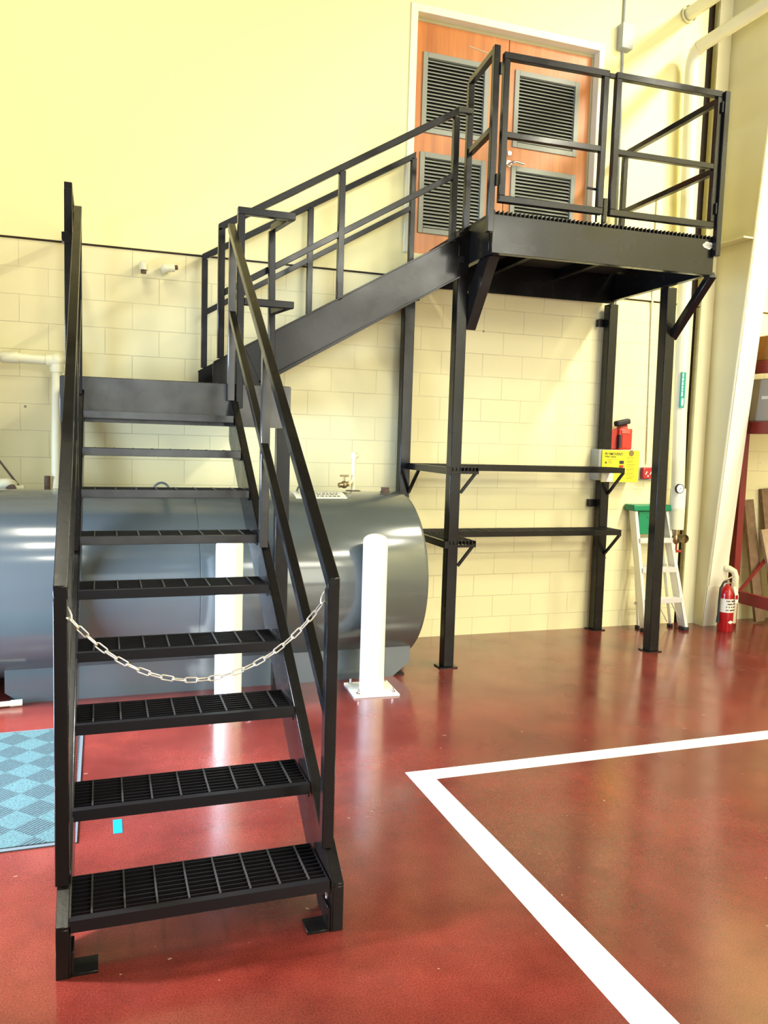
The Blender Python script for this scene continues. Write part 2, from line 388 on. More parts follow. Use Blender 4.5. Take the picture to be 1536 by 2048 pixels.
# jamb, head and casing
fr = MB()
fr.box(DX0-.06, DX0+.004, YU-.014, YD+.0, DZ0, DZ1+.06).box(DX1-.004, DX1+.05, YU-.014, YD+.0, DZ0, DZ1+.06).box(DX0+.004, DX1-.004, YU-.014, YD+.0, DZ1-.004, DZ1+.06)
fr.box(DX0, DX1, YD+.05, YD+.09, DZ0, DZ1)
fr.mi = 1; fr.box(DX0, DX1, YD-.004, YD+.05, DZ1-.035, DZ1).box(DX1-.03, DX1, YD-.004, YD+.05, DZ0, DZ1-.035)  # head and right jamb strips, recess shade put into their darker colour
fr.build('door_frame', ['trim_cream', 'shade_tan'], door, .003)

# tapered steel frame column at the right
col = thing('trim_2', (5.76, 6.6, 0), None, None); struct(col)
# inner flange line (Y,z): measured
def fy(z): return 6.547-.0893*z
ZTOP = ZC
MB().prism([(5.78, 6.70, 0), (5.78, fy(0), 0), (5.78, fy(ZTOP), ZTOP), (5.78, 6.70, ZTOP)], (.012, 0, 0)).build('column_web', 'column_cream_shaded', col)
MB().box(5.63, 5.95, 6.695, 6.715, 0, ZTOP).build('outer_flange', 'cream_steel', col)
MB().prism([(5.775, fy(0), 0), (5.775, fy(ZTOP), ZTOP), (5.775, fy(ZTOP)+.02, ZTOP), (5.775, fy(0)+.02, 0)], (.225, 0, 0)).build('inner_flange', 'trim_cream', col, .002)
MB().box(5.66, 5.78, fy(3.78)+.01, 6.695, 3.775, 3.79).build('stiffener', 'column_cream_shaded', col)
MB().prism([(5.775, fy(0)-.006, 0), (5.775, fy(.42)-.006, .42), (5.775, fy(.42)+.01, .42), (5.775, fy(0)+.01, 0)], (.225, 0, 0)).build('base_cover', 'trim_cream', col, .002)

# ================================================================== STEEL STAIR
stair = thing('steel_staircase', (.34, 2.7, 0), 'black steel staircase with landing, upper flight, gated platform and shelves in front of the tank', 'staircase')
ST, GR = 'black_steel', 'grating_steel'
SL = .707
def ztop(y): return .252+SL*(y-2.8)
YL = 5.345     # front of the mid landing
ZL = 2.130     # its deck
# lower stringers: channels with toes out
for x, s in ((.79, 1), (-.098, -1)):
    b = MB(); t = .007*s
    prof = [(2.70, 0), (2.70, ztop(2.70)), (YL+.02, ztop(YL+.02)), (YL+.02, ztop(YL+.02)-.30), (2.88, 0)]
    b.prism([(x, y, z) for y, z in prof], (t, 0, 0))
    fl = .047*s
    b.prism([(x+t, 2.70, ztop(2.70)-.012), (x+t, 2.70, ztop(2.70)), (x+t, YL+.02, ztop(YL+.02)), (x+t, YL+.02, ztop(YL+.02)-.012)], (fl-t, 0, 0))
    b.prism([(x+t, 2.88, 0), (x+t, 2.88, .012), (x+t, YL+.02, ztop(YL+.02)-.288), (x+t, YL+.02, ztop(YL+.02)-.30)], (fl-t, 0, 0))
    b.prism([(x+t, 2.70, 0), (x+t, 2.708, 0), (x+t, 2.708, ztop(2.708)-.012), (x+t, 2.70, ztop(2.70)-.012)], (fl-t, 0, 0))
    so = b.build('stringer', ST, stair, .0015)
    f = MB().box(min(x-.002*s, x-.085*s), max(x-.002*s, x-.085*s), 2.705, 2.795, .0, .009).box(min(x, x-.009*s), max(x, x-.009*s), 2.705, 2.795, .009, .09)
    f.build('floor_clip', ST, so, .001)
    if s == 1:
        # loose chain link hung on the stringer
        pts = [Vector((.782, 2.735+.009*math.cos(a), .135+.024*math.sin(a))) for a in [2*PI*k/16 for k in range(16)]]
        MB().tube(pts, .003, 8, closed=True).build('wire_link', 'chain_zinc', so)

def tread(y, z, x0=-.103, x1=.783, d=.285, axis='x', name='tread'):
    """grating tread: y is the leading edge"""
    b = MB()
    b.box(x0, x1, y, y+.006, z-.040, z+.001).box(x0, x1, y+.006, y+.03, z-.005, z+.001)   # nosing angle
    b.box(x0, x1, y+d-.005, y+d, z-.04, z)
    b.box(x0, x0+.005, y+.006, y+d-.005, z-.055, z).box(x1-.005, x1, y+.006, y+d-.005, z-.055, z)
    n = int((d-.03)/.0285)
    for i in range(1, n+1):
        yy = y+.022+i*(d-.03)/(n+.4)
        b.box(x0+.005, x1-.005, yy-.0022, yy+.0022, z-.032, z)
    k = 8; b.mi = 1
    for i in range(1, k+1):
        xx = x0+(x1-x0)*(i-.35)/(k+.3)
        b.box(xx-.003, xx+.003, y+.03, y+d-.005, z-.006, z+.003)
    b.mi = 0
    return b
for i in range(1, 10):
    z = .213*i; y = 2.72+.3*(i-1); d = .265
    if i == 1: z, y, d = .197, 2.70, .29
    if i == 9: d = .24
    tb = tread(y, z, d=d)
    t_ = tb.build('tread', [GR, 'rod_steel'], stair)
    if i > 5: MB().box(-.10, .78, y-.003, y-.0005, z-.038, z+.002).build('nosing', 'sheen_steel', t_)  # pale strip stands for light caught on the upper tread fronts
# handrails of the lower flight
XR_, XLr = .80, -.128
for x in (XR_, XLr):
    xt = x-.008 if x > 0 else x-.004
    g = MB().slope((x, 2.7995, 1.269), (xt, 5.37, 3.125)).build('handrail', ST, stair, .003)
    p = MB().post(x, 2.822, ztop(2.822)+.0, 1.256).build('post', ST, g, .003)
    MB().post(x, 4.17, ztop(4.17), 2.235).build('post', 'sheen_steel' if x > 0 else ST, g, .003)
    MB().post(xt, 5.315, ztop(5.315)-.01, 3.06).build('post', 'sheen_steel' if x > 0 else ST, g, .003)
    MB().slope((x, 2.846, .80), (xt, 5.29, 2.565), .041, .041).build('mid_rail', ST, g, .003)

# ---- mid landing
LX0, LX1, LYB = -.24, 1.195, 6.58
b = MB()
b.box(LX0, LX1, YL, YL+.008, ZL-.275, ZL).box(LX0, LX1, YL+.008, YL+.06, ZL-.275, ZL-.265).box(LX0, LX1, YL+.008, YL+.06, ZL-.01, ZL)
b.box(LX0, LX1, LYB-.008, LYB, ZL-.2, ZL)
b.box(LX0, LX0+.008, YL+.008, LYB-.008, ZL-.2, ZL).box(LX1-.008, LX1, YL+.008, LYB-.008, ZL-.2, ZL)
b.bar((.48, YL+.06, ZL-.06), (.48, LYB-.01, ZL-.06), .05, .05)
b.build('landing_frame', 'sheen_steel', stair, .0015)
b = MB()
n = 46
for i in range(n):
    x = LX0+.012+(LX1-LX0-.024)*i/(n-1); b.box(x-.0022, x+.0022, YL+.01, LYB-.01, ZL-.028, ZL+.004)
for i in range(12):
    y = YL+.05+(LYB-YL-.1)*i/11; b.box(LX0+.01, LX1-.01, y-.003, y+.003, ZL-.005, ZL+.005)
b.build('landing_grating', GR, stair)
for x in (LX0+.05, 1.155):
    lg = MB().box(x-.045, x+.045, YL+.012, YL+.09, .012, ZL-.276).build('leg', ST, stair, .002)
    MB().box(x-.07, x+.07, YL-.0, YL+.105, 0, .012).build('base_plate', ST, lg)
MB().box(.05, .09, LYB-.1, YW-.002, ZL-.12, ZL-.03).build('wall_bracket', ST, stair)
MB().box(.95, .99, LYB-.1, YW-.002, ZL-.12, ZL-.03).build('wall_bracket', ST, stair)
# corner guard on the right of the landing
g = MB().bar((.822, YL-.022, 3.225), (1.195, YL-.022, 3.225), .045, .045).bar((1.172, YL-.02, 3.225), (1.122, 5.665, 3.225), .045, .045).build('corner_guardrail', ST, stair, .003)
MB().post(.845, YL-.024, 1.975, 3.203).build('post', ST, g, .003)
MB().post(1.125, 5.665, 2.15, 3.202, x2=1.11).build('post', ST, g, .003)
MB().bar((.868, YL-.022, 2.66), (1.195, YL-.022, 2.66), .045, .045).bar((1.172, YL-.02, 2.66), (1.122, 5.65, 2.66), .041, .041).build('mid_rail', ST, g, .003)
# guard on the left of the landing
g = MB().slope((-.185, YL-.024, 3.25), (-.185, 6.60, 3.25)).build('side_guardrail', ST, stair, .003)
MB().post(-.185, YL-.024, 1.98, 3.2275).build('post', ST, g, .003)
MB().post(-.185, 6.555, ZL+.005, 3.2275).build('post', ST, g, .003)
MB().slope((-.185, YL, 2.66), (-.185, 6.53, 2.66), .041, .041).build('mid_rail', ST, g, .003)
MB().box(-.222, -.148, YL-.055, YL+.005, 2.915, 2.975).build('clamp', ST, g, .003)

# ---- upper flight
def zu(x): return 2.300+.574*(x-.73)
YN, YB_ = 5.745, 6.64
for y, s in ((YN, -1), (YB_, 1)):
    x0, x1 = .73, 2.555 if s < 0 else 2.62
    b = MB(); t = .008*s
    prof = [(x0, ZL+.006), (x0, zu(x0)), (x1, zu(x1)), (x1, zu(x1)-.315), (1.06, 2.155), (1.01, ZL+.006)]
    b.prism([(x, y, z) for x, z in prof], (0, -t, 0))
    for dz in (0, -.303):
        xa = x0 if dz == 0 else 1.06
        b.prism([(xa, y, zu(xa)+dz-.012), (xa, y, zu(xa)+dz), (x1, y, zu(x1)+dz), (x1, y, zu(x1)+dz-.012)], (0, .045*s*-1*-1, 0))
    so = b.build('stringer', ST, stair, .0015)
    if s < 0:
        MB().bar((.955, y-.001, zu(.955)-.012), (1.075, y-.001, 2.165), .012, .008, up=(0, 1, 0)).build('weld_seam', ST, so)
for i in range(1, 6):
    z = ZL+.215*i; x = .90+.36*(i-1)
    b = MB()
    b.box(x, x+.006, YN+.012, YB_-.012, z-.045, z)
    for k in range(9): b.box(x+.02+k*.029, x+.0245+k*.029, YN+.012, YB_-.012, z-.03, z)
    for k in range(8): b.box(x+.006, x+.27, YN+.06+k*.108, YN+.066+k*.108, z-.006, z+.002)
    b.box(x, x+.27, YN+.0085, YN+.012, z-.05, z).box(x, x+.27, YB_-.012, YB_-.0085, z-.05, z)
    b.build('tread', GR, stair)
# near guardrail (x,z) measured in its own plane
YR = YN-.022
g = MB().slope((.775-.02, YR, 3.20), (2.50, YR, 4.235)).build('guardrail', ST, stair, .003)
MB().post(.777, YR, zu(.777), 3.20).build('post', ST, g, .003)
MB().post(1.620, YR, zu(1.62)-.01, 3.69).build('post', ST, g, .003)
MB().post(2.487, YR, zu(2.49)-.02, 4.19).build('post', ST, g, .003)
MB().slope((.80, YR, 2.775), (2.47, YR, 3.765), .041, .041).build('mid_rail', ST, g, .003)
MB().bar((2.49, YR, 4.245), (2.625, YR+.03, 4.262), .04, .04).build('return_bar', ST, g, .003)
YR2 = YB_+.0
g = MB().slope((.75, YR2, 3.180), (2.52, YR2, 4.205)).build('guardrail', ST, stair, .003)
MB().post(.772, YR2, zu(.772), 3.17).build('post', ST, g, .003)
MB().post(1.620, YR2, zu(1.62), 3.665).build('post', ST, g, .003)
MB().post(2.505, YR2, zu(2.505)-.01, 4.18).build('post', ST, g, .003)
MB().slope((.79, YR2, 2.765), (2.49, YR2, 3.765), .041, .041).build('mid_rail', ST, g, .003)

# ---- upper platform, set about 2.5 degrees off the wall; modelled in its own frame then turned
TH = -.0436; PX0, PY0 = 2.63, 5.335
RM = Matrix.Translation((PX0, PY0, 0)) @ Matrix.Rotation(TH, 4, 'Z')
PW, PD, PZ, PB = 1.875, 1.375, 3.418, 3.152
b = MB()
b.box(0, PW, 0, .008, PB, PZ).box(0, PW, .008, .06, PB, PB+.01).box(0, PW, .008, .06, PZ-.012, PZ-.002)
b.box(0, PW, PD-.008, PD, PB-.02, PZ)
b.box(0, .008, .06, PD-.008, PB, PZ).box(PW-.008, PW, .06, PD-.008, PB, PZ).box(.008, .05, .06, PD-.01, PB, PB+.01).box(PW-.05, PW-.008, .06, PD-.01, PB, PB+.01)
for x in (.62, 1.25): b.box(x, x+.05, .06, PD-.01, PZ-.11, PZ-.03)
b.xf(RM).build('platform_frame', ST, stair, .0015)
b = MB(); n = 56
for i in range(n):
    x = .012+(PW-.024)*i/(n-1); b.box(x-.003, x+.003, .0, PD-.01, PZ, PZ+.03)
for i in range(14):
    y = .04+(PD-.08)*i/13; b.box(.01, PW-.01, y-.003, y+.003, PZ+.018, PZ+.028)
for i in range(56):
    pass
b.xf(RM).build('platform_grating', GR, stair)
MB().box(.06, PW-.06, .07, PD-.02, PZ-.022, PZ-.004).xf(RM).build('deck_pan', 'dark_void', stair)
# corner posts outside the fascia ends
cpz = 4.553
for x in (-.026, PW+.0):
    MB().post(x, .0 if x < 1 else -.024, 3.29, cpz-.04*(x > 1), .046).xf(RM).build('corner_post', ST, stair, .003)
# little paint drip splash on the fascia, right end
b = MB()
for dx, dz, r_ in ((0, 0, .026), (.024, .004, .02), (-.024, -.002, .018), (.012, -.008, .022), (-.012, .008, .02), (.036, -.004, .012), (-.036, .0, .011)):
    b.lathe([(0, -.001), (r_, -.001), (r_, 0)], (PW-.06+dx, 0, PZ-.045+dz), 'Y', 14)
tag(b.xf(RM).build('paint_blob', 'sticker_white', stair), 'white paint blob on the fascia')
# gates
GT, GM, GB = 4.495, 3.965, 3.525
def rail(b, p, q, w=.046): return b.bar(p, q, w, w)
gx = [(.03, .865), (.925, 1.85)]
for k, (xa, xb) in enumerate(gx):
    zt_, zm, zb = (GT, GM, GB) if k == 0 else (GT-.0, GM-.005, GB-.0)
    g = MB(); h = .0225
    rail(g, (xa, 0, zt_), (xb, 0, zt_))
    g = g.xf(RM).build('gate', ST, stair, .003)
    rail(MB(), (xa, 0, zb), (xb, 0, zb)).xf(RM).build('bottom_rail', ST, g, .003)
    rail(MB(), (xa+.04, 0, zm), (xb-.04, 0, zm), .041).xf(RM).build('mid_rail', ST, g, .003)
    MB().post(xa+h, 0, zb+h, zt_-h).xf(RM).build('stile', ST, g, .003)
    MB().post(xb-h, 0, zb+h, zt_-h).xf(RM).build('stile', ST, g, .003)
    if k == 0:
        lb = MB().cyl((xb-.02, .035, PZ+.04), (xb-.02, .035, 3.72), .008, n=10).bar((xb-.02, .035, 3.69), (xb-.10, .05, 3.70), .014, .014)
        lb.xf(RM).build('drop_bolt', ST, g)
        for z in (GT-.1, GB+.12):
            MB().cyl((-.0, -.028, z-.04), (-.0, -.028, z+.04), .009, n=10).xf(RM).build('hinge', ST, g)
    else:
        for z in (GT-.1, GB+.12):
            MB().cyl((PW-.035, -.034, z-.04), (PW-.035, -.034, z+.04), .009, n=10).xf(RM).build('hinge', ST, g)
MB().box(.872, .918, -.01, .012, GT-.02, GT+.012).xf(RM).build('latch_plate', ST, stair, .002)
MB().post(.895, .01, PZ+.03, GB+.10, .03).xf(RM).build('stop_post', ST, stair, .002)
# left side rail of the platform
g = MB(); rail(g, (-.02, .02, cpz-.025), (0.01, .535, cpz-.025), .045); g = g.xf(RM).build('side_rail', ST, stair, .003)
rail(MB(), (-.02, .03, 4.0), (0.01, .50, 4.0), .045).xf(RM).build('mid_rail', ST, g, .003)
MB().post(.0, .515, 3.30, cpz-.047, .046).xf(RM).build('post', ST, g, .003)
# right side rail back to the wall
g = MB(); rail(g, (PW+.022, .02, 4.49), (PW+.022, PD, 4.49), .045); g = g.xf(RM).build('side_rail', ST, stair, .003)
rail(MB(), (PW+.022, .03, 3.965), (PW+.022, PD, 3.965), .045).xf(RM).build('mid_rail', ST, g, .003)
MB().post(PW+.022, PD-.02, 3.30, 4.4675, .046).xf(RM).build('post', ST, g, .003)

# ---- platform legs
def leg(x, y, z1, x2=None, w=.098):
    b = MB().post(x, y, .01, z1, w, x2=x2)
    o = b.build('leg', ST, stair, .006, 2)
    MB().box(x-.075, x+.075, y-.06, y+.07, 0, .01).build('base_plate', ST, o)
    return o
LFL = (2.605, 5.80); LFR = (4.598, 5.84); LBL = (2.505, 6.655); LBR = (4.575, 6.66)
lfl = leg(*LFL, 3.40, w=.09); lfr = leg(LFR[0], LFR[1], PB-.001, x2=4.56); lbl = leg(LBL[0], LBL[1], PB-.02, w=.095); lbr = leg(LBR[0], LBR[1], PB-.022, x2=4.56, w=.095)
# knee braces to the overhanging front
MB().prism([(2.655, 5.785, 2.66), (2.655, 5.42, 3.15), (2.655, 5.60, 3.15), (2.655, 5.785, 2.92)], (.085, 0, 0)).build('knee_brace', ST, stair, .003)
MB().bar((4.615, 5.83, 2.74), (4.53, 5.29, 3.165), .062, .06).build('knee_brace', ST, stair, .003)
# wall clips
for p in ((LBL[0]+.09, 3.05), (LBR[0]-.075, 2.96), (LBR[0]-.075, 1.245)):
    MB().box(p[0]-.045, p[0]+.03, YW-.05, YW-.001, p[1]-.035, p[1]+.035).build('wall_clip', ST, stair, .002)

# ---- L shaped grating shelves, two levels
def shelf(zs, nm):
    y0 = 6.36
    s = MB()
    s.box(2.55, 4.60, y0, y0+.006, zs-.05, zs).box(2.55, 4.60, 6.60, 6.606, zs-.04, zs).box(4.594, 4.60, y0+.006, 6.60, zs-.05, zs).box(2.55, 2.556, y0+.006, 6.60, zs-.05, zs)
    s = s.build('shelf', ST, stair, .001)
    g = MB()
    for i in range(8): g.box(2.556, 4.594, y0+.025+i*.029, y0+.030+i*.029, zs-.03, zs-.001)
    for i in range(19): g.box(2.60+i*.107, 2.606+i*.107, y0+.01, 6.598, zs-.007, zs+.001)
    g.build('shelf_grating', GR, s)
    for x in (2.545, 4.600):
        MB().bar((x, y0+.02, zs-.045), (x, 6.61, zs-.26), .025, .02).build('bracket', ST, s, .001)
    # short return between the two left legs
    x0, x1, ya, yb = 2.56, 2.80, 5.745, y0-.005
    r_ = MB()
    r_.box(x1-.006, x1, ya, yb, zs-.05, zs).box(x0, x1-.006, ya, ya+.006, zs-.05, zs-.028).box(x0-.03, x0, ya, LBL[1]-.05, zs-.055, zs)
    r_ = r_.build('return_shelf', ST, stair, .001)
    g = MB()
    for i in range(7): g.box(x0+.02+i*.031, x0+.025+i*.031, ya, yb, zs-.03, zs-.001)
    for i in range(6): g.box(x0+.002, x1-.008, ya+.03+i*.1, ya+.036+i*.1, zs-.007, zs+.001)
    g.build('shelf_grating', GR, r_)
    MB().bar((x1-.02, ya+.02, zs-.045), (2.655, ya+.02, zs-.2), .022, .02, up=(0, 1, 0)).build('bracket', ST, r_, .001)
shelf(1.60, 'a'); shelf(1.02, 'b')

# ================================================================== CHAIN
A_ = Vector((-.100, 2.80, 1.19)); B_ = Vector((.772, 2.845, 1.20))
low = .94
def chain_pt(t):
    p = A_.lerp(B_, t); sag = (A_.z+B_.z)/2-low-.005
    p.z = A_.z+(B_.z-A_.z)*t - sag*4*t*(1-t)*(1+.14*(1-4*t*(1-t)))
    return p
ch = thing('safety_chain', A_, 'pale metal link chain hung across the foot of the stairs', 'chain')
def link_mesh(name='link', L_=.052, W_=.022, r=.0027):
    pts = []
    hs, rr = (L_-W_)/2, W_/2-r
    for k in range(9): a = -PI/2+PI*k/8; pts.append(Vector((hs+rr*math.cos(a), rr*math.sin(a), 0)))
    for k in range(9): a = PI/2+PI*k/8; pts.append(Vector((-hs+rr*math.cos(a), rr*math.sin(a), 0)))
    b = MB().tube(pts, r, 8, closed=True)
    return b.build(name, 'chain_zinc', None)
proto = link_mesh()
PITCH_L = .0415
ts = [0.0]; acc = 0; last = chain_pt(0)
for k in range(1, 4001):
    p = chain_pt(k/4000); acc += (p-last).length; last = p
    if acc >= PITCH_L: ts.append(k/4000); acc = 0
for i, (t0, t1) in enumerate(zip(ts, ts[1:])):
    o = proto if i == 0 else proto.copy()
    if i: C.objects.link(o)
    p0, p1 = chain_pt(t0), chain_pt(t1); d = (p1-p0).normalized()
    side = Vector((0, 1, 0)); u = d.cross(side).normalized(); side = u.cross(d)
    roll = (PI/2 if i % 2 else 0)+.12+.1*math.sin(i*1.7)
    R = Matrix((d, side, u)).transposed() @ Matrix.Rotation(roll, 3, 'X')
    o.parent = ch; o.matrix_local = Matrix.Translation((p0+p1)/2-A_) @ R.to_4x4()
for e, q in ((A_, (-.128, 2.835, 1.235)), (B_, (.785, 2.86, 1.235))):
    q = Vector(q); pts = []
    for k in range(14):
        a = 2*PI*k/14; c = (e+q)/2; d = (q-e); pts.append(c+d*.62*math.cos(a)+Vector((.010*math.sin(a)*(1 if e is A_ else 1), 0, .004*math.sin(a))))
    MB().tube(pts, .0042, 8, closed=True).build('snap_hook', 'chain_zinc', ch)

# ================================================================== TANK
TX1, TY, TZ, TR = 2.275, 6.065, .735, .650
tank = thing('oil_tank', (.6, TY, 0), 'large grey horizontal cylindrical steel tank along the block wall behind the stairs', 'tank')
prof = [(0, -2.52), (.3, -2.51), (.55, -2.47), (TR-.02, -2.42), (TR, -2.40), (TR, .62), (TR-.0025, .622), (TR-.0025, .628), (TR, .630), (TR, TX1-.03), (TR-.006, TX1-.012), (TR-.02, TX1), (TR-.03, TX1-.004), (.5, TX1+.004), (0, TX1+.02)]
MB().lathe(prof, (0, TY, TZ), 'X', 128).build('tank_shell', 'tank_grey', tank)
sk = MB()
for y in (5.66, 6.44):
    sk.prism([(-.60, y, .075), (-.60, y, .262), (2.235, y, .252), (2.235, y, .105), (2.10, y, .0), (-.50, y, .0)], (0, .012, 0))
    sk.box(-.60, 2.235, y-.0 if y > 6 else y, y+.05, .250, .257)
sk.build('skid_base', 'tank_grey', tank)
b = MB().box(-.58, 2.2, 5.68, 6.43, .0, .012); b.build('skid_plate', 'dark_void', tank)
def tank_top(y): return TZ+math.sqrt(TR*TR-(y-TY)**2)
# lifting eye, plugs, bungs
for x in (.41, 1.47):
    zt_ = tank_top(6.05); pts = [(x+.055*math.cos(a), 6.05, zt_-.005+.06*math.sin(a)) for a in [PI*k/12 for k in range(13)]]
    MB().tube(pts, .008, 8).build('lifting_eye', 'tank_grey', tank)
MB().lathe([(.06, tank_top(6.05)-.012), (.035, tank_top(6.05)+.004), (.03, tank_top(6.05)+.022), (.034, tank_top(6.05)+.024), (.034, tank_top(6.05)+.034), (0, tank_top(6.05)+.034)], (2.13, 6.05, 0), 'Z', 20).build('bung_plug', 'rust', tank)
# warning plate on the shoulder
def on_tank(x, a, off=.0015): # a: angle from top towards the front
    return Vector((x, TY-(TR+off)*math.sin(a), TZ+(TR+off)*math.cos(a)))
lb = MB()
xa, xb = 1.36, 1.755
NS = 6
for k in range(NS):
    a0, a1 = .10+.26*k/NS, .10+.26*(k+1)/NS
    lb.prism([on_tank(xa, a0), on_tank(xb-.0*k, a0), on_tank(xb, a1), on_tank(xa, a1)], (0, -.001, .002))
lbo = lb.build('warning_plate', 'sticker_white', tank)
tl = MB()
for r_, (aa, s0, s1) in enumerate(((.165, .03, .36), (.225, .05, .34), (.285, .05, .355))):
    x = xa+s0
    while x < xa+s1:
        wd = random.uniform(.012, .032); wd = min(wd, xa+s1-x)
        tl.prism([on_tank(x, aa, .004), on_tank(x+wd, aa, .004), on_tank(x+wd, aa+.022, .004), on_tank(x, aa+.022, .004)], (0, -.0006, .001)); x += wd+.010
tl.build('plate_lettering', 'ink_black', lbo)
# vertical riser with gate valve on top of the tank
v = thing('fill_riser', (2.02*.93, 6.1, tank_top(6.1)), 'thin white riser pipe with a small brass valve standing on the grey tank', 'pipe')
xr = 1.895; zt_ = tank_top(6.15)
MB().cyl((xr, 6.15, zt_-.004), (xr, 6.15, zt_+.30), .017).lathe([(.024, zt_+.26), (.026, zt_+.29), (.018, zt_+.31), (0, zt_+.31)], (xr, 6.15, 0), 'Z', 16).sphere((xr+.018, 6.15, zt_+.285), .022).build('pipe', 'pipe_white', v)
MB().lathe([(.075, zt_-.006), (.055, zt_+.008), (0, zt_+.012)], (xr, 6.15, 0), 'Z', 20).build('flange', 'rust', v)
MB().cyl((xr, 6.15, zt_+.09), (xr-.05, 6.13, zt_+.06), .015).build('branch', 'pipe_white', v)
MB().sphere((xr-.085, 6.12, zt_+.055), .03).cyl((xr-.13, 6.115, zt_+.05), (xr-.05, 6.13, zt_+.06), .02).cyl((xr-.085, 6.12, zt_+.06), (xr-.085, 6.12, zt_+.12), .008).cyl((xr-.12, 6.12, zt_+.125), (xr-.05, 6.12, zt_+.125), .007).build('valve', 'brass', v)
# left end fittings
pv = thing('vent_pipe', (-.32, 6.6, 2.3), 'painted white pipe on the block wall dropping to the tank left of the stairs', 'pipe')
MB().tube([(-2.59, 6.62, 2.345), (-.80, 6.62, 2.325), (-.36, 6.62, 2.315)], .036).build('horizontal_run', 'pipe_white', pv)
MB().cyl((-.69, 6.62, 2.322), (-.58, 6.62, 2.32), .044).build('coupling', 'pipe_white', pv)
MB().sphere((-.315, 6.62, 2.315), .058).cyl((-.39, 6.62, 2.314), (-.315, 6.62, 2.314), .047).cyl((-.315, 6.62, 2.315), (-.315, 6.62, 2.23), .05).build('elbow', 'pipe_white', pv)
MB().cyl((-.315, 6.62, 2.25), (-.315, 6.42, 1.36), .036).build('drop_pipe', 'pipe_white', pv)
MB().lathe([(.03, 1.23), (.075, 1.31), (.08, 1.345), (.0, 1.345)], (-.31, 6.43, 0), 'Z', 20).build('tee', 'pipe_white', pv)
MB().cyl((-.375, 6.40, 1.345), (-.375, 6.40, 1.46), .022).build('threaded_nipple', 'rust', pv)
pw = thing('fill_fitting', (-.66, 6.3, 1.33), 'white elbow fitting with slanted bar on top of the tank, far left', 'fitting')
MB().sphere((-.64, 6.3, 1.40), .05, (1.5, 1, .9)).cyl((-.85, 6.3, 1.40), (-.62, 6.3, 1.40), .042).build('elbow', 'pipe_white', pw)
MB().cyl((-.60, 6.16, 1.37), (-.60, 6.26, 1.37), .035).build('plug', 'rust', pw)
MB().bar((-.76, 6.4, 1.66), (-.55, 6.4, 1.36), .012, .035, up=(0, 1, 0)).build('slanted_bar', 'rust', pw)
MB().cyl((-.58, 6.25, 1.37), (-.52, 6.25, 1.37), .028).build('cap', 'pipe_white', pw)

# ================================================================== BOLLARDS
def bollard(x, y, label, rz):
    t = thing('bollard', (x, y, 0), label, 'bollard', 'white bollards guarding the tank')
    r_ = .088
    prof = [(r_, .014), (r_, 1.085)]+[(r_*math.cos(a), 1.085+.05*math.sin(a)) for a in [PI/2*k/8 for k in range(1, 9)]]
    prof[-1] = (0, prof[-1][1])
    MB().lathe(prof, (x, y, 0), 'Z', 48).build('pipe_sleeve', 'bollard_white', t)
    h = .165; c, s = math.cos(rz), math.sin(rz)
    pts = [(x+c*a-s*b_, y+s*a+c*b_, 0) for a, b_ in ((-h, -h), (-h, h), (h, h), (h, -h))]
    p = MB().prism(pts, (0, 0, .014)).build('base_plate', 'bollard_white', t, .002)
    for a, b_ in ((-.125, -.125), (-.125, .125), (.125, .125), (.125, -.125)):
        X, Y = x+c*a-s*b_, y+s*a+c*b_
        MB().cyl((X, Y, .014), (X, Y, .030), .017, n=6).cyl((X, Y, .030), (X, Y, .055), .0085, n=10).build('anchor_bolt', 'chrome', p)
    return t
bollard(1.832, 5.372, 'white bollard standing free to the right of the stairs', -.06)
bollard(.787, 5.245, 'white bollard seen behind the stair treads', -.02)

# ================================================================== FLOOR THINGS
b = MB().prism([(1.572, .6, 0), (1.558, 3.955, 0), (8.0, 3.955, 0), (8.0, 3.835, 0), (1.69, 3.835, 0), (1.735, .6, 0)], (0, 0, .0012))
tag(b.build('floor_marking', 'tape_white'), 'white corner line marking out a bay on the red floor', 'floor marking')
mt = thing('entrance_mat', (-1.2, 4.4, 0), 'blue-grey entrance mat with ribbed diagonal squares at left of the stairs', 'mat')
MB().box(-2.3, -.150, 3.655, 5.085, 0, .010).build('pile', 'mat_weave', mt)
mat('mat_edge', (.10, .13, .14), .6)
e = MB().box(-2.3, -.105, 3.63, 3.655, 0, .006).box(-2.3, -.105, 5.085, 5.11, 0, .006).box(-.150, -.105, 3.655, 5.085, 0, .006)
e.mi = 1
for k in range(56): e.box(-.138, -.125, 3.67+k*.025, 3.683+k*.025, .006, .009)
e.build('rubber_edge', ['mat_edge', 'rubber_black'], mt)
tag(MB().box(.047, .087, 3.675, 3.812, 0, .001).build('blue_tape', 'blue_card'), 'small bright blue rectangle lying on the red floor under the treads', 'tape')
wr = thing('plastic_conduit', (-1.2, 5.5, .02), 'white plastic pipe lying on the floor beside the tank base', 'pipe')
MB().cyl((-1.9, 5.50, .022), (-.56, 5.60, .022), .018).build('pipe', 'pipe_white', wr)
MB().cyl((-.56, 5.60, .022), (-.49, 5.605, .022), .022).build('end_cap', 'pipe_white', wr)

